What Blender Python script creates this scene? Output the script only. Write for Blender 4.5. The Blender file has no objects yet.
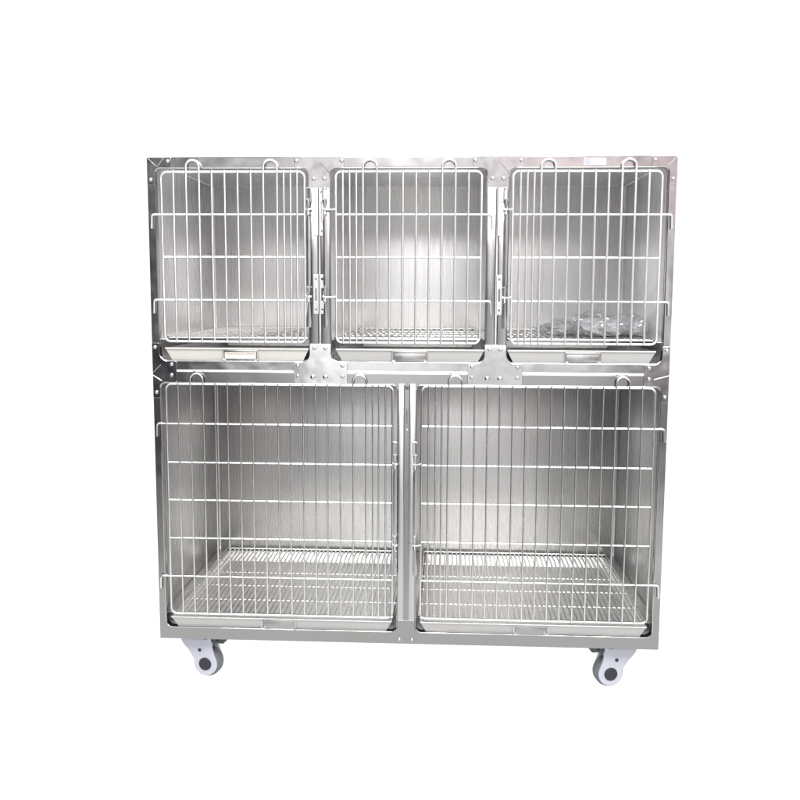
import bpy, bmesh, math, random
from mathutils import Vector, Matrix, noise
random.seed(7)
S = bpy.context.scene
COL = S.collection
Z0 = 0.1150            # underside of the cage bank above the ground
W2, H, D = 0.610, 1.164, 0.594

# ------------------------------------------------------------------ materials
def mat(name):
    m = bpy.data.materials.new(name); m.use_nodes = True
    nt = m.node_tree
    return m, nt, nt.nodes['Principled BSDF']

def tex_coord(nt, scale, kind='Object'):
    tc = nt.nodes.new('ShaderNodeTexCoord'); mp = nt.nodes.new('ShaderNodeMapping')
    mp.inputs['Scale'].default_value = scale
    nt.links.new(tc.outputs[kind], mp.inputs['Vector'])
    return mp.outputs['Vector']

def noise_node(nt, vec, scale, detail=3.0):
    n = nt.nodes.new('ShaderNodeTexNoise')
    n.inputs['Scale'].default_value = scale; n.inputs['Detail'].default_value = detail
    nt.links.new(vec, n.inputs['Vector'])
    return n.outputs['Fac']

def remap(nt, val, a, b):
    r = nt.nodes.new('ShaderNodeMapRange')
    r.inputs['From Min'].default_value = 0.3; r.inputs['From Max'].default_value = 0.7
    r.inputs['To Min'].default_value = a; r.inputs['To Max'].default_value = b
    nt.links.new(val, r.inputs['Value'])
    return r.outputs['Result']

def bump(nt, b, val, strength, dist):
    n = nt.nodes.new('ShaderNodeBump')
    n.inputs['Strength'].default_value = strength; n.inputs['Distance'].default_value = dist
    nt.links.new(val, n.inputs['Height']); nt.links.new(n.outputs['Normal'], b.inputs['Normal'])

def steel(name, col, r0, r1, streak=(60, 60, 3), wav=0.0, wscale=9, streak_bump=0.0):
    m, nt, b = mat(name)
    b.inputs['Metallic'].default_value = 1.0
    b.inputs['Base Color'].default_value = (*col, 1)
    st = noise_node(nt, tex_coord(nt, streak), 4.0, 2.5)
    nt.links.new(remap(nt, st, r0, r1), b.inputs['Roughness'])
    if wav:
        w = noise_node(nt, tex_coord(nt, (1, 1, 1)), wscale, 2)
        if streak_bump:
            mx = nt.nodes.new('ShaderNodeMath'); mx.operation = 'MULTIPLY_ADD'
            nt.links.new(st, mx.inputs[0]); mx.inputs[1].default_value = streak_bump
            nt.links.new(w, mx.inputs[2]); w = mx.outputs[0]
        bump(nt, b, w, wav, 0.01)
    return m

M = {}
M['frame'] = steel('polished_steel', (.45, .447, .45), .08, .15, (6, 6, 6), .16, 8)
M['frame_low'] = steel('dimmed_lower_steel', (.31, .307, .303), .13, .20, (4, 4, 4), .06, 6)  # frame steel again, dimmer reflections of the lower tier put into its colour
M['upper_post'] = steel('upper_post_steel', (.32, .318, .32), .18, .26, (20, 20, 1.5), .06, 8)  # colour lowered to take the glare off the upper posts
M['post'] = steel('bright_post_steel', (.49, .49, .485), .22, .30, (20, 20, 1.5), .03, 6)
M['plate'] = steel('polished_plate', (.52, .517, .52), .07, .13, (6, 6, 6), .10, 12)
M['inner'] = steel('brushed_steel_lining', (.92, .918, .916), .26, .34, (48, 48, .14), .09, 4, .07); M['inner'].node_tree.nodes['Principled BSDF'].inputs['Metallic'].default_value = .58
M['inner_low'] = steel('shaded_steel_lining', (.56, .558, .552), .25, .32, (48, 48, .14), .06, 4, .025); M['inner_low'].node_tree.nodes['Principled BSDF'].inputs['Metallic'].default_value = .72  # same lining, the lower cages' shade put into a darker colour
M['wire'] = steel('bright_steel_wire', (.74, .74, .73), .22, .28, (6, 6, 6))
M['upper_wire'] = steel('lit_upper_wire', (.78, .785, .775), .36, .42, (6, 6, 6))  # same wire, the stronger light on the upper doors put into its colour
M['grate'] = steel('steel_grate_wire', (.76, .755, .745), .30, .36, (6, 6, 6))
M['upper_pan'] = steel('shaded_tray_pan_steel', (.20, .20, .198), .26, .40, (8, 60, 60), .05, 10); M['pan'] = steel('tray_pan_steel', (.76, .755, .75), .26, .40, (8, 60, 60), .05, 10); M['pan'].node_tree.nodes['Principled BSDF'].inputs['Metallic'].default_value = .6  # upper pan: shade below the grates put into a darker colour
M['tray'] = steel('satin_tray_steel', (.42, .418, .412), .42, .58, (8, 60, 60), .05, 10); M['tray'].node_tree.nodes['Principled BSDF'].inputs['Metallic'].default_value = .55
M['latch'] = steel('zinc_latch', (.46, .47, .48), .30, .38, (8, 8, 8))

def plain(name, col, rough, var=0.06, scale=30, metallic=0.0, bmp=0.0):
    m, nt, b = mat(name)
    n = noise_node(nt, tex_coord(nt, (1, 1, 1)), scale, 4)
    mix = nt.nodes.new('ShaderNodeMix'); mix.data_type = 'RGBA'
    mix.inputs['A'].default_value = (*[c * (1 - var) for c in col], 1)
    mix.inputs['B'].default_value = (*[min(1, c * (1 + var)) for c in col], 1)
    nt.links.new(n, mix.inputs['Factor']); nt.links.new(mix.outputs['Result'], b.inputs['Base Color'])
    b.inputs['Roughness'].default_value = rough; b.inputs['Metallic'].default_value = metallic
    if bmp: bump(nt, b, n, bmp, .002)
    return m
M['handle'] = steel('pressed_handle_steel', (.36, .36, .356), .25, .35, (20, 20, 20), .04, 20)
M['cream'] = plain('cream_tray_enamel', (.41, .405, .375), .38, .08, 22)
M['white_plastic'] = plain('white_caster_plastic', (.34, .35, .40), .34, .03)
M['tyre'] = plain('grey_rubber', (.09, .098, .105), .55, .15, 60, bmp=.1)
M['hub'] = plain('dark_hub_plastic', (.010, .011, .016), .5, .15, 50)
M['pedal'] = plain('dark_pedal_plastic', (.035, .04, .045), .4, .15, 50)
M['zinc'] = plain('zinc_plate', (.36, .42, .46), .35, .1, 40, metallic=1)
M['dark'] = plain('dark_hole', (.05, .05, .055), .6)
M['paper'] = plain('paper_card', (.47, .455, .43), .7, .08, 120)
M['scrawl'] = plain('faded_ink', (.22, .15, .11), .7)
M['sticker_grey'] = plain('grey_sticker_print', (.27, .28, .32), .5)
M['sticker_blue'] = plain('blue_sticker_print', (.26, .29, .36), .5)
M['sticker_pink'] = plain('pink_sticker_print', (.42, .27, .31), .5)
M['sticker_white'] = plain('white_sticker_film', (.36, .365, .38), .35)
def plastic_film():
    m = bpy.data.materials.new('crumpled_clear_film'); m.use_nodes = True
    nt = m.node_tree; nt.nodes.clear()
    out = nt.nodes.new('ShaderNodeOutputMaterial')
    tr = nt.nodes.new('ShaderNodeBsdfTransparent'); tr.inputs[0].default_value = (.93, .94, .95, 1)
    gl = nt.nodes.new('ShaderNodeBsdfGlossy'); gl.inputs['Roughness'].default_value = .14
    tl = nt.nodes.new('ShaderNodeBsdfTranslucent'); tl.inputs[0].default_value = (.92, .93, .94, 1)
    n = noise_node(nt, tex_coord(nt, (1, 1, 1)), 24, 4)
    bp = nt.nodes.new('ShaderNodeBump'); bp.inputs['Strength'].default_value = .6; bp.inputs['Distance'].default_value = .006
    nt.links.new(n, bp.inputs['Height']); nt.links.new(bp.outputs['Normal'], gl.inputs['Normal'])
    a = nt.nodes.new('ShaderNodeMixShader'); a.inputs[0].default_value = .45
    nt.links.new(gl.outputs[0], a.inputs[1]); nt.links.new(tl.outputs[0], a.inputs[2])
    c = nt.nodes.new('ShaderNodeMixShader')
    nt.links.new(remap(nt, n, .22, .62), c.inputs[0])
    nt.links.new(tr.outputs[0], c.inputs[1]); nt.links.new(a.outputs[0], c.inputs[2])
    nt.links.new(c.outputs[0], out.inputs['Surface'])
    return m
M['film'] = plastic_film()
M['foil'] = plain('crumpled_grey_wrap', (.62, .63, .65), .30, .25, 14, metallic=.0, bmp=.4)
def backlit_ground():  # translucent, so added light from below keeps the ground white and shadowless
    m = bpy.data.materials.new('backlit_white_ground'); m.use_nodes = True
    nt = m.node_tree; nt.nodes.clear()
    out = nt.nodes.new('ShaderNodeOutputMaterial')
    t = nt.nodes.new('ShaderNodeBsdfTranslucent'); t.inputs[0].default_value = (.95, .95, .95, 1)
    d = nt.nodes.new('ShaderNodeBsdfDiffuse'); d.inputs[0].default_value = (.9, .9, .9, 1)
    mx = nt.nodes.new('ShaderNodeMixShader'); mx.inputs[0].default_value = .08
    nt.links.new(t.outputs[0], mx.inputs[1]); nt.links.new(d.outputs[0], mx.inputs[2])
    nt.links.new(mx.outputs[0], out.inputs['Surface'])
    return m
M['ground'] = backlit_ground()

# ------------------------------------------------------------------ mesh helpers
def link(o, parent=None):
    COL.objects.link(o)
    if parent: o.parent = parent
    return o

def obj(name, bm, m, parent=None, smooth=True, loc=None):
    me = bpy.data.meshes.new(name)
    bmesh.ops.recalc_face_normals(bm, faces=bm.faces)
    bm.to_mesh(me); bm.free()
    for mm in (m if isinstance(m, (list, tuple)) else [m]): me.materials.append(mm)
    if smooth:
        for p in me.polygons: p.use_smooth = True
        me.set_sharp_from_angle(angle=math.radians(35))
    o = bpy.data.objects.new(name, me)
    if loc: o.location = loc
    return link(o, parent)

def BM(): return bmesh.new()

def merge(bm, other, mi=0):
    me = bpy.data.meshes.new('tmp'); other.to_mesh(me); other.free()
    n0 = len(bm.faces)
    bm.from_mesh(me); bpy.data.meshes.remove(me)
    bm.faces.ensure_lookup_table()
    for f in bm.faces[n0:]: f.material_index = mi
    return bm

def box(bm, x0, x1, y0, y1, z0, z1, bev=0.0, mi=0):
    t = BM()
    bmesh.ops.create_cube(t, size=1)
    for v in t.verts:
        v.co = ((x0 + x1) / 2 + v.co.x * (x1 - x0), (y0 + y1) / 2 + v.co.y * (y1 - y0), (z0 + z1) / 2 + v.co.z * (z1 - z0))
    if bev: bmesh.ops.bevel(t, geom=t.edges[:], offset=bev, segments=2, affect='EDGES', profile=.5)
    return merge(bm, t, mi)

def fillet(pts, r, seg=5):
    """round the inner corners of an open polyline"""
    P = [Vector(p) for p in pts]; out = [P[0]]
    for i in range(1, len(P) - 1):
        a, b, c = P[i - 1], P[i], P[i + 1]
        u, v = (a - b), (c - b); k = min(r, u.length * .49, v.length * .49)
        p, q = b + u.normalized() * k, b + v.normalized() * k
        for j in range(seg + 1):
            t = j / seg
            out.append((1 - t) ** 2 * p + 2 * t * (1 - t) * b + t * t * q)
    out.append(P[-1])
    return out

def tube(bm, pts, r, n=8, closed=False, mi=0):
    P = [Vector(p) for p in pts]; N = len(P); rings = []
    T = []
    for i in range(N):
        a = P[(i - 1) % N] if (closed or i > 0) else P[i]
        b = P[(i + 1) % N] if (closed or i < N - 1) else P[i]
        T.append((b - a).normalized())
    ref = Vector((0, 1, 0)) if abs(T[0].y) < .9 else Vector((1, 0, 0))
    for i in range(N):
        ref = (ref - T[i] * ref.dot(T[i])).normalized(); bi = T[i].cross(ref)
        rr = r[i] if isinstance(r, (list, tuple)) else r
        rings.append([bm.verts.new(P[i] + (ref * math.cos(2 * math.pi * k / n) + bi * math.sin(2 * math.pi * k / n)) * rr) for k in range(n)])
    M_ = N if closed else N - 1
    for i in range(M_):
        A, B = rings[i], rings[(i + 1) % N]
        for k in range(n):
            f = bm.faces.new((A[k], A[(k + 1) % n], B[(k + 1) % n], B[k])); f.material_index = mi
    if not closed:
        bm.faces.new(rings[0]).material_index = mi; bm.faces.new(rings[-1]).material_index = mi
    return bm

def rounded_loop(x0, x1, z0, z1, r, y, seg=6):
    out = []
    for (cx, cz, a0) in ((x1 - r, z1 - r, 0), (x0 + r, z1 - r, 90), (x0 + r, z0 + r, 180), (x1 - r, z0 + r, 270)):
        for j in range(seg + 1):
            a = math.radians(a0 + 90 * j / seg)
            out.append((cx + r * math.cos(a), y, cz + r * math.sin(a)))
    return out

def poly_round(pts, seg=6):
    """closed 2-D outline, every point (x, z, radius)"""
    out = []; n = len(pts)
    for i in range(n):
        a, b, c = (Vector(pts[k % n][:2]) for k in (i - 1, i, i + 1)); r = pts[i][2] if len(pts[i]) > 2 else 0
        if r <= 0: out.append(tuple(b)); continue
        u, v = (a - b), (c - b); k = min(r, u.length * .49, v.length * .49)
        p, q = b + u.normalized() * k, b + v.normalized() * k
        for j in range(seg + 1):
            t = math.pi / 2 * j / seg
            # circular arc for right-angled corners
            o = p + q - b
            out.append(tuple(o + (p - o) * math.cos(t) + (q - o) * math.sin(t)))
    return out

def sheet(name, loops, thick, m, parent=None, bev=.0006, y=0.0, reso=1):
    """flat sheet in the x-z plane with holes, front face at y, rounded edges; made as a real mesh"""
    cu = bpy.data.curves.new(name, 'CURVE'); cu.dimensions = '2D'; cu.fill_mode = 'BOTH'
    cu.extrude = thick / 2 - bev; cu.bevel_depth = bev; cu.bevel_resolution = reso; cu.offset = -bev
    for L in loops:
        sp = cu.splines.new('POLY'); sp.points.add(len(L) - 1); sp.use_cyclic_u = True
        for p, (x, z) in zip(sp.points, L): p.co = (x, z, 0, 1)
    t = bpy.data.objects.new('tmp', cu); me = bpy.data.meshes.new_from_object(t)
    bpy.data.objects.remove(t); bpy.data.curves.remove(cu)
    me.name = name
    me.transform(Matrix(((1, 0, 0, 0), (0, 0, -1, y + thick / 2), (0, 1, 0, 0), (0, 0, 0, 1))))
    me.materials.clear(); me.materials.append(m)
    for p in me.polygons: p.use_smooth = True; p.material_index = 0
    me.set_sharp_from_angle(angle=math.radians(40))
    o = bpy.data.objects.new(name, me)
    return link(o, parent)

def rect(x0, x1, z0, z1): return [(x0, z0), (x1, z0), (x1, z1), (x0, z1)]
def rrect(x0, x1, z0, z1, rb, rt):
    return poly_round([(x0, z0, rb), (x1, z0, rb), (x1, z1, rt), (x0, z1, rt)], 8)

def lathe(bm, prof, n=24, axis='Y', c=(0, 0, 0), mi=0):
    """prof: (radius, along)"""
    rings = []
    for (r, a) in prof:
        ring = []
        for k in range(n):
            t = 2 * math.pi * k / n
            u, v = r * math.cos(t), r * math.sin(t)
            p = {'Y': (u, a, v), 'X': (a, u, v), 'Z': (u, v, a)}[axis]
            ring.append(bm.verts.new(Vector(p) + Vector(c)))
        rings.append(ring)
    for A, B in zip(rings, rings[1:]):
        for k in range(n):
            bm.faces.new((A[k], A[(k + 1) % n], B[(k + 1) % n], B[k])).material_index = mi
    bm.faces.new(rings[0]).material_index = mi; bm.faces.new(rings[-1]).material_index = mi
    return bm

def empty(name, loc, parent=None):
    o = bpy.data.objects.new(name, None); o.location = loc; o.empty_display_size = .05
    return link(o, parent)

def tag(o, label, cat, group=None):
    o['label'] = label; o['category'] = cat
    if group: o['group'] = group
    return o

# ------------------------------------------------------------------ ground
g = BM(); 
vs = [g.verts.new(p) for p in ((-6, -.75, 0), (6, -.75, 0), (6, 9, 0), (-6, 9, 0))]; g.faces.new(vs)
ground = obj('ground', g, M['ground'], smooth=False); ground['kind'] = 'structure'

# ------------------------------------------------------------------ the bank of cages
cage = tag(empty('cage_bank', (0, 0, Z0)),
           'stainless steel animal cage bank with three cages above two, wire doors, on casters', 'cage')

UP = [(-.593, -.231), (-.181, .181), (.231, .593)]
LO = [(-.593, -.022), (.022, .593)]
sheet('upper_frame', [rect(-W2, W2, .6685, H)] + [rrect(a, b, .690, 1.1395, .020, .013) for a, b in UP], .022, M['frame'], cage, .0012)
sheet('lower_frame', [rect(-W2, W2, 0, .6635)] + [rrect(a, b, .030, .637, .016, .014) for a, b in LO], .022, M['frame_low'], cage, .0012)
b = tube(BM(), [(-.609, .003, .666), (.609, .003, .666)], .0042, 10)
obj('seam_bead', b, M['wire'], cage)

def panel(name, x0, x1, y0, y1, z0, z1, m=None):
    return obj(name, box(BM(), x0, x1, y0, y1, z0, z1, .0004), m or M['inner'], cage)
panel('top_panel', -W2, W2, .0225, D + .002, 1.1622, H, M['inner'])
for s in (-1, 1):
    xs = sorted((s * W2, s * (W2 - .0015)))
    panel('side_panel', *xs, .0225, D, .6685, 1.1618)
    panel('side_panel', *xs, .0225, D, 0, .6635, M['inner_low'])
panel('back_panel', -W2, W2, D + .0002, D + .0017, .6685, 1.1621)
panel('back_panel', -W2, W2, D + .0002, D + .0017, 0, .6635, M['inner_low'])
for x, z0, z1 in ((-.6055, .690, 1.161), (.6055, .690, 1.161), (-.6055, .029, .657), (.6055, .029, .657)):
    obj('corner_trim', tube(BM(), [(x, D - .0045, z0), (x, D - .0045, z1)], .0062, 10), M['inner'] if z1 > 1 else M['inner_low'], cage)
panel('partition', -.2068, -.2052, .0225, D - .0005, .690, 1.1618)
panel('partition', .2052, .2068, .0225, D - .0005, .690, 1.1618)
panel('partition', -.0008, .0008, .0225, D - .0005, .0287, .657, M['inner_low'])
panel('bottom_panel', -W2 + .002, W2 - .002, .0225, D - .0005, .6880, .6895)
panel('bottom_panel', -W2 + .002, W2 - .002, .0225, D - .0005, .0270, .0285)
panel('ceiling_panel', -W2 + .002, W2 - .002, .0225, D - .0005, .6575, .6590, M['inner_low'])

for xw, d in ((-.608, 1), (-.2068, -1), (-.2052, 1), (.2052, -1), (.2068, 1), (.608, -1)):
    a_, c_ = sorted((xw + d * .0004, xw + d * .024))
    obj('grate_ledge', box(BM(), a_, c_, .0235, D - .006, .7392, .7406, .0003), M['inner'], cage)
for xw, d in ((-.608, 1), (-.0008, -1), (.0008, 1), (.608, -1)):
    a_, c_ = sorted((xw + d * .0004, xw + d * .030))
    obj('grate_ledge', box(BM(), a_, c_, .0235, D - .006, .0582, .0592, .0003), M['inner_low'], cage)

# centre posts: pressed channels standing on the face frame with a groove between them
def post(x, z0, z1, half, gap, m, edge=.0025):
    bm = BM()
    for s in (-1, 1):
        a, c = sorted((x + s * gap, x + s * half))
        box(bm, a, c, -.0035, .0006, z0, z1, .0012)
        # rolled inner edge
        xx = x + s * (gap + .0012)
        tube(bm, [(xx, -.0036, z0 + .002), (xx, -.0036, z1 - .002)], .0013, 8)
    return obj('post_channel', bm, m, cage)
post(-.206, .733, 1.094, .0235, .0022, M['upper_post'])
post(.206, .733, 1.094, .0235, .0022, M['upper_post'])
post(0, .060, .640, .0205, .0056, M['post'])
# dark inside of the groove of the lower post, with its locking pin
obj('groove_liner', box(BM(), -.0054, .0054, -.0012, .0004, .066, .634), M['frame_low'], cage)
obj('slot_hole', box(BM(), -.0042, .0042, -.0020, -.0012, .626, .634), M['dark'], cage)
pin = tube(BM(), fillet([(-.001, -.003, .585), (.0012, -.0045, .575), (-.0012, -.0045, .560), (0, -.003, .545)], .004), .0017)
lathe(pin, [(.0005, -.007), (.0026, -.0055), (.0026, -.002)], 10, c=(0, 0, .530))
obj('lock_pin', pin, M['latch'], cage)

RIV = [(.0046, .0), (.0046, -.0012), (.0040, -.0024), (.0026, -.0033), (.0010, -.0037)]
def rivet(x, z, parent, s=1.0, y=-.0016, m=None):
    bm = lathe(BM(), [(r * s, a) for r, a in RIV], 14)
    o = obj('rivet', bm, m or M['latch'], parent); o.location = (x, y, z)
    return o

def plate(outline, rivets, creases=(), big=(), mirror=1, m=None):
    pts = [(mirror * p[0], *p[1:]) for p in outline]
    o = sheet('corner_plate', [poly_round(pts)], .0022, m or M['plate'], cage, .0006, y=-.0020)
    for x, z in rivets: rivet(mirror * x, z, o, y=-.0018)
    for x, z in big: rivet(mirror * x, z, o, 1.35, y=-.0018, m=M['plate'])
    for k, L in enumerate(creases):
        bm = tube(BM(), [(mirror * x, -.0021, z) for x, z in L], .0009, 6)
        obj('crease', bm, M['plate'], o)
    return o

for s in (1, -1):   # top outer corners
    plate([(-.6094, 1.1634, .002), (-.6094, 1.100, .004), (-.5925, 1.100), (-.5925, 1.1400, .013), (-.5525, 1.1400), (-.5525, 1.1634, .002)],
          [(-.5600, 1.1545), (-.6012, 1.1125)], [[(-.6085, 1.1628), (-.588, 1.143)], [(-.585, 1.1625), (-.5915, 1.141)], [(-.570, 1.1625), (-.585, 1.1425)]] if s == 1 else [[(-.6085, 1.1628), (-.588, 1.143)]], mirror=s)
for c in (-.206, .206):   # tops of the two upper posts
    plate([(c - .058, 1.1634, .002), (c - .058, 1.1400, .004), (c - .0252, 1.1400, .013), (c - .0252, 1.0945, .003), (c + .0252, 1.0945, .003), (c + .0252, 1.1400, .013), (c + .058, 1.1400, .004), (c + .058, 1.1634, .002)],
          [(c - .0525, 1.1545), (c - .0125, 1.1138), (c + .0125, 1.1138), (c + .0525, 1.1545)],
          [[(c + .004, 1.150), (c + .0235, 1.128), (c + .0240, 1.115)]])
for s in (1, -1):   # outer joints between the two tiers
    plate([(-.6094, .7322, .002), (-.6094, .6005, .004), (-.5925, .6005, .003), (-.5925, .6395, .014), (-.551, .6395, .003), (-.551, .6890, .003), (-.5918, .6890, .020), (-.5918, .7322, .002)],
          [(-.6020, .7222), (-.5630, .6815), (-.5635, .6560), (-.6010, .6143)],
          [[(-.6085, .662), (-.590, .680)], [(-.6085, .655), (-.588, .642)]] if s == 1 else [[(-.6085, .664), (-.575, .655)]], mirror=s)
for c in (-.206, .206):   # inner joints
    plate([(c - .0252, .7322, .003), (c - .0252, .6890, .020), (c - .064, .6890, .004), (c - .064, .6395, .003), (c + .064, .6395, .003), (c + .064, .6890, .004), (c + .0252, .6890, .020), (c + .0252, .7322, .003)],
          [(c - .0135, .7218), (c + .0120, .7218), (c - .0540, .6808), (c + .0525, .6808), (c - .0540, .6558), (c + .0525, .6558)], big=[(c - .018, .6535), (c + .012, .6535)])
# foot of the lower post
o = sheet('corner_plate', [poly_round([(-.0212, .0615, .002), (-.0212, .003, .002), (.0212, .003, .002), (.0212, .0615, .002)])], .0022, M['frame_low'], cage, .0006, y=-.0038)
for x in (-.016, .015): rivet(x, .0128, o, 1.0, -.0036)

# hinge-side edge beads round the door openings
for (a, c), (z0, z1, rb, rt) in [(u, (.690, 1.1395, .020, .013)) for u in UP] + [(u, (.030, .637, .016, .014)) for u in LO]:
    L = [(x, -.0002, z) for x, z in poly_round([(a, z0, rb), (c, z0, rb), (c, z1, rt), (a, z1, rt)], 8)]
    obj('opening_edge', tube(BM(), L, .0014, 6, closed=True), M['frame'], cage)

# ------------------------------------------------------------------ doors
def door(x_hinge, dirn, width, z0, z1, cross, hooks, bars, loops, loop_top, rb, hook_z, latch_x, wm):
    """dirn=+1: the hinge side is on the left"""
    X = lambda d: x_hinge + dirn * d
    xa, xb = sorted((X(0), X(width)))
    f = tube(BM(), rounded_loop(xa, xb, z0, z1, .013, -.0056), .0030, 10, closed=True)
    dr = obj('door', f, wm, cage)
    bm = BM()
    inloop = {i for p in loops for i in p}
    for i, d in enumerate(bars):
        j = random.uniform(-.0005, .0005)
        tube(bm, [(X(d) + j, -.0100, z0 - .002), (X(d) + j + random.uniform(-.0006, .0006), -.0100 + random.uniform(-.0006, .0004), (z0 + z1) / 2),
                  (X(d), -.0100, z1 + (.0035 if i not in inloop else .004))], rb, 8)
    obj('upright_wires', bm, wm, dr)
    for i, z in enumerate(cross):
        if z in hooks:
            pts = [(X(width), -.0058, z), (X(-.024), -.0058, z), (X(-.0252), -.0056, z - .032)]
            L = fillet(pts, .006)
        else:
            L = [(X(width), -.0058, z), (X(width * .5), -.0058, z + random.uniform(-.0006, .0006)), (X(0), -.0058, z)]
        obj('cross_wire', tube(BM(), L, .0025, 8), wm, dr)
    for i, j in loops:
        c, r = (X(bars[i]) + X(bars[j])) / 2, abs(bars[i] - bars[j]) / 2
        zc = loop_top - r
        L = [(c - r, -.0100, z1 + .0041)] + [(c - r * math.cos(math.pi * k / 12), -.0100 , zc + r * math.sin(math.pi * k / 12)) for k in range(13)] + [(c + r, -.0100, z1 + .0041)]
        obj('wire_loop', tube(BM(), L, rb * 1.04, 8), wm, dr)
    for z in hook_z:
        L = fillet([(X(width), -.0056, z + .008), (X(width + .001), -.0062, z), (latch_x - dirn * .0, -.0125, z - .001), (latch_x + dirn * .006, -.0115, z + .001)], .006)
        obj('latch_hook', tube(BM(), L, .0024, 8), wm, dr)
    return dr

UB = [.0298, .0598, .0903, .1200, .1500, .1805, .2110, .2405, .2725, .2880, .3035, .3190]
LB = [.0303, .0600, .0905, .1198, .1492, .1800, .2100, .2400, .2700, .2998, .3303, .3600, .3885, .4190, .4490, .4800, .4955, .5105, .5265]
UC, UH = [1.0325, .9345, .8345], [1.0325, .8345]
LC, LH = [.5395, .4455, .3530, .2585, .1625], [.5395, .1625]
for xh, dn, lx in ((-.5755, 1, -.2310), (.1685, -1, -.1925), (.5760, -1, .2247)):
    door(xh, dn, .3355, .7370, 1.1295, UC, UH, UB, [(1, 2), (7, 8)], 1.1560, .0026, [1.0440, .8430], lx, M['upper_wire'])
for xh, dn, lx in ((-.5770, 1, -.0280), (.5780, -1, .0200)):
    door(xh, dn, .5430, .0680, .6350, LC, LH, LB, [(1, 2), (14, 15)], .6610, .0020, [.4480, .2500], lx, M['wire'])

# ------------------------------------------------------------------ latches: a sprung rod with ferrules and a flat grip
def strip(bm, pts, y0, t):
    """flat bar along z, pts = (x centre, half width, z)"""
    ring = []
    for x, w, z in pts:
        ring.append([bm.verts.new(p) for p in ((x - w, y0 - t * .4, z), (x, y0 - t, z), (x + w, y0 - t * .4, z), (x + w, y0, z), (x - w, y0, z))])
    for A, B in zip(ring, ring[1:]):
        for k in range(5): bm.faces.new((A[k], A[(k + 1) % 5], B[(k + 1) % 5], B[k]))
    bm.faces.new(ring[0]); bm.faces.new(ring[-1])

def latch(x, ztop, zh, zend, bracket_x=None, side=1):
    y = -.0085; bm = BM()
    w = .0048
    prof = lambda z: [(.0012, z + .014), (.0052, z + .010), (.0046, z + .002), (.0026, z - .008), (.0022, z - .012), (.0034, z - .0195), (.0044, z - .0225), (.0040, z - .025), (.001, z - .028)]
    strip(bm, [(x, .0030, zh[0] - .015), (x, .0048, zh[0] - .028), (x - side * .0004, .0048, zh[1] + .030), (x, .0034, zh[1] + .025)], y + .0015, .0034)
    L = obj('latch', bm, M['latch'], cage)
    obj('latch_loop', tube(BM(), fillet([(x - w, y, ztop - .032), (x - w, y, ztop), (x + w, y, ztop), (x + w, y, ztop - .032)], .003), .0014, 6), M['latch'], L)
    for z in zh: obj('ferrule', lathe(BM(), prof(z + .012), 12, 'Z', (x, y, 0)), M['latch'], L)
    g_ = BM()
    strip(g_, [(x, .0028, zh[1] - .015), (x, .0036, zh[1] - .028), (x - side * .0006, .0062, zend + .012), (x - side * .0006, .0052, zend)], y + .0015, .0034)
    obj('latch_grip', g_, M['latch'], L)
    if bracket_x is not None:
        for z1, z0 in ((1.093, .984), (.895, .803)):
            k = sheet('latch_bracket', [poly_round([(bracket_x - .0062, z0, .003), (bracket_x + .0062, z0, .003), (bracket_x + .0062, z1, .001), (bracket_x - .0062, z1, .001)]),
                                        [(bracket_x + .0026 * math.cos(t * math.pi / 8), z1 - .011 + .0034 * math.sin(t * math.pi / 8)) for t in range(16)],
                                        [(bracket_x + .0022 * math.cos(t * math.pi / 8), z0 + .010 + .0028 * math.sin(t * math.pi / 8)) for t in range(16)],
                                        poly_round([(bracket_x - .0018, z0 + .030, .001), (bracket_x + .0018, z0 + .030, .001), (bracket_x + .0018, z1 - .032, .001), (bracket_x - .0018, z1 - .032, .001)])
                                        ], .0020, M['latch'], L, .0004, y=-.0062)
    return L
latch(-.2310, 1.0930, (1.044, .843), .772, -.2145, 1)
latch(-.1925, 1.0930, (1.044, .843), .772, -.2000, -1)
latch(.2247, 1.0930, (1.044, .843), .772, .2125, -1)
latch(-.0280, .5010, (.448, .250), .176, None, 1)
latch(.0200, .5010, (.448, .250), .176, None, -1)

# sticker on the top rail
st = sheet('sticker', [poly_round([(.3985, 1.1435, .002), (.4500, 1.1435, .002), (.4500, 1.1600, .002), (.3985, 1.1600, .002)])], .0004, M['sticker_white'], cage, .0001, y=-.0004)
sheet('emblem', [poly_round([(.4005, 1.1455, .004), (.4150, 1.1455, .001), (.4150, 1.1580, .001), (.4005, 1.1580, .004)])], .0003, M['sticker_grey'], st, .00005, y=-.0007)
bm = BM()
for x in (.4225, .4260, .4290, .4325): box(bm, x - .0012, x + .0012, -.0007, -.0004, 1.1540, 1.1572 + .001 * math.sin(x * 900))
obj('print_line', bm, M['sticker_blue'], st, smooth=False)
bm = BM()
for x in (.4380, .4410, .4450): box(bm, x - .0012, x + .0010, -.0007, -.0004, 1.1538, 1.1575)
obj('print_line', bm, M['sticker_pink'], st, smooth=False)

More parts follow.
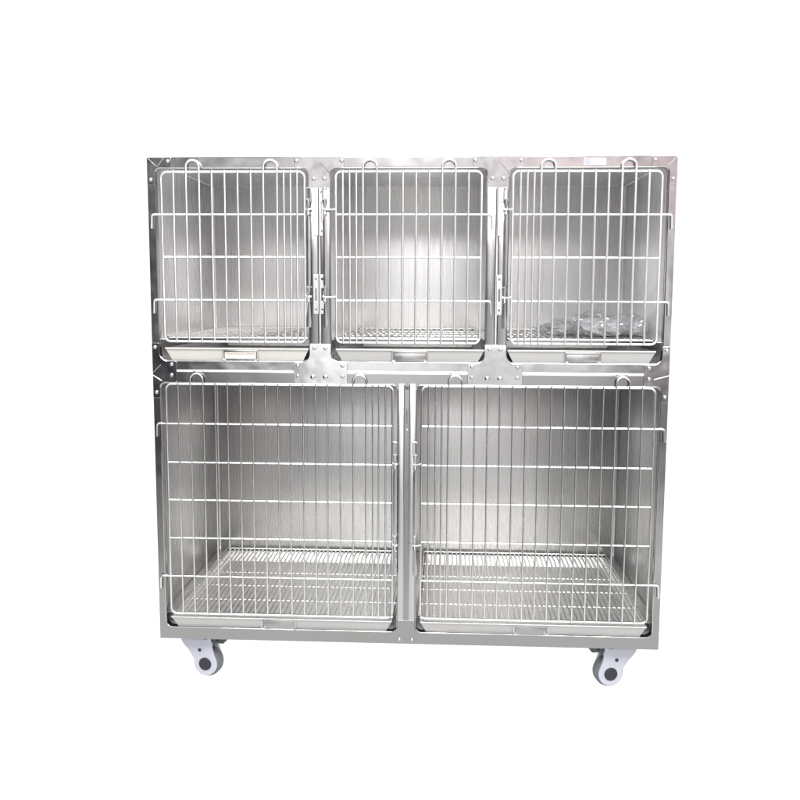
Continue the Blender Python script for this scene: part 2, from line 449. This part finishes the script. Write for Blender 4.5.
# ------------------------------------------------------------------ casters
def caster(x, y, ang, braked=True):
    root = empty('caster', (x, y, 0), cage); root.rotation_euler = (0, 0, ang)
    # local frame: wheel axle along y, wheel trails towards +x
    tr, zc, R = .020, -.0785, .0365
    def cheek(y0, y1):
        pts = []
        # swivel head, sloping down to the round cover over the wheel
        pts += [(-.045, -.0145), (.037, -.0145), (.039, -.022), (.038, -.036), (.0425, -.052)]
        for k in range(0, 25):
            a = math.radians(30 - k * (30 + 195) / 24)
            pts.append((tr + .0308 * math.cos(a), zc + .0308 * math.sin(a)))
        pts += [(-.0160, -.060), (-.023, -.048), (-.036, -.034), (-.0435, -.024)]
        return sheet('housing', [pts], y1 - y0, M['white_plastic'], root, .0016, y=y0, reso=3)
    cheek(-.0225, -.0155); cheek(.0155, .0225)
    w = lathe(BM(), [(.012, -.0145), (R - .006, -.0145), (R - .0015, -.0125), (R, -.008), (R, .008), (R - .0015, .0125), (R - .006, .0145), (.012, .0145)], 40, 'Y', (tr, 0, zc))
    obj('wheel', w, M['tyre'], root)
    hb = lathe(BM(), [(.0165, -.0222), (.0165, -.0240), (.0155, -.0250), (.006, -.0258), (.001, -.0258)], 28, 'Y', (tr, 0, zc)); obj('hub_cap', hb, M['hub'], root)
    sc = lathe(BM(), [(.0045, -.0222), (.0045, -.0238), (.003, -.0245)], 14, 'Y', (.006, 0, -.043)); obj('screw', sc, M['hub'], root)
    top = BM(); box(top, -.043, .036, -.026, .026, -.0085, -.0004, .001)
    box(top, .0265, .0385, -.0262, -.0150, -.0210, -.0070, .001)
    for k in (-.030, .004): box(top, k, k + .012, -.0225, .0225, -.0150, -.0080, .001); lathe(top, [(.02, -.010), (.023, -.0045)], 24, 'Z')
    box(top, -.038, -.012, -.0155, .0155, -.014, -.006, .001)
    obj('mounting_plate', top, M['zinc'], root)
    for bx in (-.026, .022):
        bo = lathe(BM(), [(.0005, -.009), (.0048, -.0085), (.0048, -.0046)], 6, 'Z', (bx, -.019, 0)); obj('bolt', bo, M['zinc'], root)
    p = BM()
    box(p, .030, .048, -.018, .016, -.026, -.012, .002)
    box(p, .044, .068, -.017, .014, -.0245, -.0180, .002)
    obj('brake_pedal', p, M['pedal'], root)
    return root
for y in (.060, .535):
    caster(-.5237, y, math.radians(-10))
    cr = caster(.5204, y, math.radians(10)); cr.scale = (-1, 1, 1)

# ------------------------------------------------------------------ trays (each lifts out)
def tray(xc, half, z0, ztop, label, group, m, card=None, hx=0.0, hw=.041):
    t = tag(empty('waste_tray', (xc, .29, Z0 + z0)), label, 'tray', group)
    h = ztop - z0; y0, y1 = -.29, .285
    bm = BM(); sl = .014
    def ring(dx, dy0, dy1, z): return [bm.verts.new(p) for p in ((-half + dx, y0 + dy0, z), (half - dx, y0 + dy0, z), (half - dx, y1 - dy1, z), (-half + dx, y1 - dy1, z))]
    outer = [ring(sl, .006, sl, .0), ring(0, -.001, 0, h - .0015)]
    rim = [ring(-.0005, -.0035, 0, h), ring(.003, .003, .003, h)]
    inner = [ring(sl + .001, .008, sl, .0015)]
    seq = outer + rim + inner
    for A, B in zip(seq, seq[1:]):
        for k in range(4): bm.faces.new((A[k], A[(k + 1) % 4], B[(k + 1) % 4], B[k]))
    bm.faces.new(seq[0]); bm.faces.new(seq[-1])
    for f in bm.faces:
        if f.calc_center_median().y > y0 + .004: f.material_index = 1
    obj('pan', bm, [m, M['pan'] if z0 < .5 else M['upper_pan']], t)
    obj('rolled_lip', tube(BM(), [(-half, y0 - .0020, h - .001), (half, y0 - .0020, h - .001)], .0026, 8), m if m is M['tray'] else M['cream'], t)
    # handle: a bent wire bail over a small pressed plate
    zt, zb = h - .006, .0015
    hp = BM(); box(hp, hx - hw, hx + hw, y0 - .0042, y0 - .0005, zt - .0025, zt + .0025, .0008)
    box(hp, hx - hw + .003, hx + hw - .003, y0 - .0015, y0 + .003, zb, zt, .0006)
    hd = obj('tray_handle', hp, M['handle'], t)
    for s in (-1, 1):
        L = fillet([(hx + s * hw, y0 - .004, zt + .001), (hx + s * hw, y0 - .005, zb + .001), (hx + s * (hw - .006), y0 - .005, zb - .0005)], .003)
        obj('handle_wire', tube(BM(), L, .0012, 6), M['grate'], hd)
    if card:
        obj('card', box(BM(), hx - hw + .004, hx + hw - .004, y0 - .0030, y0 - .0022, zb + .003, zt - .003, .0002), M['paper'], hd)
        sb = BM()
        for k in range(26):
            xx = hx - hw + .008 + k * (2 * hw - .016) / 25
            box(sb, xx - .0008, xx + .0007, y0 - .0034, y0 - .0030, zt - .0075 + random.uniform(-.0015, .0005), zt - .0052 + random.uniform(-.001, .001))
        obj('scrawl', sb, M['scrawl'], hd, smooth=False)
    return t
gU = 'trays under the upper cages'; gL = 'trays under the lower cages'
tray(-.4055, .1715, .6915, .7205, 'slightly yellowed tray holding a written paper card, under the upper cage at left', gU, M['cream'], True, .009)
tray(.0055, .1740, .6915, .7205, 'steel tray in the slot under the middle upper cage', gU, M['tray'], None, .000)
tray(.4055, .1710, .6915, .7205, 'steel tray below the upper cage holding the plastic bag', gU, M['tray'], None, .004)
tray(-.3070, .2720, .0305, .0575, 'wide steel tray beneath the large lower cage at left', gL, M['tray'], None, -.006)
tray(.3070, .2720, .0305, .0575, 'wide steel tray beneath the large lower cage at right', gL, M['tray'], None, -.004)

# ------------------------------------------------------------------ floor grates (each lifts out)
def grate(xc, half, z, label, group, pitch=.0125, r=.0024):
    t = tag(empty('floor_grate', (xc, .30, Z0 + z)), label, 'grate', group)
    y0, y1 = -.285, .285; bm = BM()
    n = int(2 * half / pitch)
    for i in range(1, n):
        x = -half + i * 2 * half / n + random.uniform(-.0006, .0006)
        tube(bm, [(x, y0, 0), (x + random.uniform(-.0008, .0008), 0, random.uniform(-.0006, .0006)), (x, y1, 0)], r, 6)
    obj('wire_rods', bm, M['grate'], t)
    for k in range(1, 5):
        y = y0 + (y1 - y0) * k / 5
        obj('cross_rod', tube(BM(), [(-half, y, -r - .0016), (half, y, -r - .0016)], .0019, 8), M['grate'], t)
    rim = tube(BM(), [(x, y, 0) for x, y in poly_round([(-half, y0, .008), (half, y0, .008), (half, y1, .008), (-half, y1, .008)])], .0026, 8, closed=True)
    obj('rim', rim, M['wire'], t)
    return t
for xc, half, z, lab in ((-.4055, .1720, .7450, 'wire floor grate inside the upper cage at left'),
                         (0, .1740, .7450, 'wire floor grate inside the middle upper cage'),
                         (.4055, .1720, .7450, 'wire floor grate lying under the crumpled plastic bag'),
                         (-.3045, .2760, .0620, 'wide wire floor grate inside the large lower cage at left'),
                         (.3045, .2760, .0620, 'wide wire floor grate inside the large lower cage at right')):
    grate(xc, half, z, lab, 'wire floor grates in the ' + ('upper' if z > .5 else 'lower') + ' cages', .0158 if z > .5 else .0125, .0022 if z > .5 else .0024)

# ------------------------------------------------------------------ crumpled plastic bag on the upper right grate
def crumple(bm, c, s, amp, seed, sub=5):
    t = BM(); bmesh.ops.create_icosphere(t, subdivisions=sub, radius=1)
    for v in t.verts:
        p = v.co.copy(); q = p * 1.1 + Vector((seed, seed * 2.3, -seed))
        a = 1 - 2 * abs(noise.noise(q)); b_ = 1 - 2 * abs(noise.noise(q * 2.1)); d_ = 1 - 2 * abs(noise.noise(q * 4.6))
        k = 1 + amp * (a * .7 + b_ * .5 + d_ * .18 - .5)
        p = Vector((p.x * s[0], p.y * s[1], p.z * s[2])) * k
        p.z = max(p.z, -s[2] * .62)
        v.co = p + Vector(c)
    return merge(bm, t)
bag = tag(empty('plastic_bag', (.462, .22, Z0 + .7480)), 'crumpled clear plastic bag lying on the floor of the right upper cage', 'bag')
bm = BM()
crumple(bm, (.020, -.03, .023), (.066, .075, .031), .6, 3.1)
crumple(bm, (-.060, .03, .013), (.062, .09, .020), .6, 8.4)
crumple(bm, (.085, .02, .020), (.045, .08, .028), .6, 4.2)
obj('film', bm, M['film'], bag)
bm = BM()
crumple(bm, (.020, -.02, .018), (.047, .05, .021), .5, 5.7, 4)
crumple(bm, (.090, .03, .016), (.036, .07, .022), .5, 1.9, 4)
crumple(bm, (-.062, .04, .009), (.046, .06, .013), .5, 2.6, 4)
obj('contents', bm, M['foil'], bag)

# ------------------------------------------------------------------ camera
def cam_basis(yaw, pitch, roll):
    cy, sy = math.cos(yaw), math.sin(yaw); cp, sp = math.cos(pitch), math.sin(pitch); cr_, sr = math.cos(roll), math.sin(roll)
    f = Vector((sy * cp, cy * cp, -sp)); r = Vector((cy, -sy, 0)); u = r.cross(f)
    return r * cr_ + u * sr, -r * sr + u * cr_, f
cam = bpy.data.cameras.new('Camera'); co = bpy.data.objects.new('Camera', cam); COL.objects.link(co)
r_, u_, f_ = cam_basis(-.0512, .1197, .0042)
mw = Matrix((( r_.x, u_.x, -f_.x, .0928), (r_.y, u_.y, -f_.y, -2.1409), (r_.z, u_.z, -f_.z, .8589 + Z0), (0, 0, 0, 1)))
co.matrix_world = mw
cam.sensor_width = 36; cam.lens = 36 * 911.53 / 800; cam.clip_end = 200; cam.clip_start = .01
S.camera = co

# ------------------------------------------------------------------ light
Wd = bpy.data.worlds.new('World'); S.world = Wd; Wd.use_nodes = True
nt = Wd.node_tree; nt.nodes.clear()
out = nt.nodes.new('ShaderNodeOutputWorld'); bg = nt.nodes.new('ShaderNodeBackground')
nt.links.new(bg.outputs[0], out.inputs[0])
tc = nt.nodes.new('ShaderNodeTexCoord'); sp = nt.nodes.new('ShaderNodeSeparateXYZ')
nrm = nt.nodes.new('ShaderNodeVectorMath'); nrm.operation = 'NORMALIZE'
nt.links.new(tc.outputs['Generated'], nrm.inputs[0]); nt.links.new(nrm.outputs[0], sp.inputs[0])
X, Y, Z = sp.outputs
def ss(v, a, b):      # smooth step
    n = nt.nodes.new('ShaderNodeMapRange'); n.interpolation_type = 'SMOOTHSTEP'
    n.inputs['From Min'].default_value = a; n.inputs['From Max'].default_value = b
    nt.links.new(v, n.inputs['Value']); return n.outputs['Result']
def mul(*v):
    r = v[0]
    for w in v[1:]:
        n = nt.nodes.new('ShaderNodeMath'); n.operation = 'MULTIPLY'
        nt.links.new(r, n.inputs[0])
        if isinstance(w, float): n.inputs[1].default_value = w
        else: nt.links.new(w, n.inputs[1])
        r = n.outputs[0]
    return r
def mixc(f, a, c):
    n = nt.nodes.new('ShaderNodeMix'); n.data_type = 'RGBA'
    nt.links.new(f, n.inputs['Factor'])
    for s, v in (('A', a), ('B', c)):
        if isinstance(v, tuple): n.inputs[s].default_value = (*v, 1)
        else: nt.links.new(v, n.inputs[s])
    return n.outputs['Result']
# the room in front of the cages: dim hall, bright doorway ahead, warm-pink stuff to the right
c = mixc(ss(X, -.31, -.17), (.06, .065, .075), (.40, .40, .41))
c = mixc(mul(ss(X, .12, .24), ss(Z, -.55, -.1)), c, (.46, .42, .43))
c = mixc(mul(ss(X, -.20, -.12), ss(X, .20, .12), ss(Z, -.22, -.14), ss(Z, -.04, -.08)), c, (1.25, 1.25, 1.25))
c = mixc(mul(ss(Z, .05, .10), ss(X, -.32, -.1)), c, (1.40, 1.34, 1.34))
c = mixc(mul(ss(Z, .05, .10), ss(X, .03, .12)), c, (1.40, 1.16, 1.18))
c = mixc(mul(ss(X, -.45, -.22), ss(X, .55, .40), ss(Z, .17, .21), ss(Z, .50, .42)), c, (7.8, 7.75, 7.75))  # added bright band, an unseen source to lift the cage walls
c = mixc(mul(ss(Z, -.18, -.28), ss(X, -.40, -.2)), c, (1.35, 1.35, 1.34))
# clutter of the room: light and dark shapes
nz = nt.nodes.new('ShaderNodeTexNoise'); nz.inputs['Scale'].default_value = 7; nz.inputs['Detail'].default_value = 3
nt.links.new(nrm.outputs[0], nz.inputs['Vector'])
cl = nt.nodes.new('ShaderNodeMapRange'); cl.inputs['From Min'].default_value = .35; cl.inputs['From Max'].default_value = .65
cl.inputs['To Min'].default_value = .40; cl.inputs['To Max'].default_value = 1.55
nt.links.new(nz.outputs['Fac'], cl.inputs['Value'])
vm = nt.nodes.new('ShaderNodeVectorMath'); vm.operation = 'SCALE'
nt.links.new(c, vm.inputs[0]); nt.links.new(cl.outputs['Result'], vm.inputs['Scale']); c = vm.outputs[0]
# a bright opening ahead, reflected by the linings
c = mixc(mul(ss(X, -.29, -.22), ss(X, .25, .19), ss(Z, -.075, -.05), ss(Z, .085, .03)), c, (2.4, 2.41, 2.43))
c = mixc(ss(Z, .48, .65), c, (1.4, 1.4, 1.42))
c = mixc(ss(Z, -.42, -.55), c, (1.5, 1.5, 1.5))
# the white sweep behind
c = mixc(ss(Y, -.25, .15), c, (1.12, 1.12, 1.12))
c = mixc(ss(Z, -.42, -.55), c, (1.4, 1.4, 1.4))  # added light below the horizon, shining up through the ground
nt.links.new(c, bg.inputs['Color']); bg.inputs['Strength'].default_value = 1.0

def area(name, loc, target, sx, sy, power, col=(1, 1, 1)):
    l = bpy.data.lights.new(name, 'AREA'); l.shape = 'RECTANGLE'; l.size = sx; l.size_y = sy; l.energy = power; l.color = col
    o = bpy.data.objects.new(name, l); COL.objects.link(o); o.location = loc
    o.rotation_euler = (Vector(target) - Vector(loc)).to_track_quat('-Z', 'Y').to_euler()
    return o
area('softbox', (.15, -2.3, 3.0), (0, .3, .5), 2.6, 1.4, 165, (1, .99, .97))

S.view_settings.view_transform = 'Standard'; S.view_settings.look = 'None'
S.view_settings.exposure = 0; S.view_settings.gamma = 1
S.render.engine = 'CYCLES'
S.cycles.max_bounces = 10; S.cycles.glossy_bounces = 8; S.cycles.transparent_max_bounces = 24
S.cycles.sample_clamp_indirect = 6
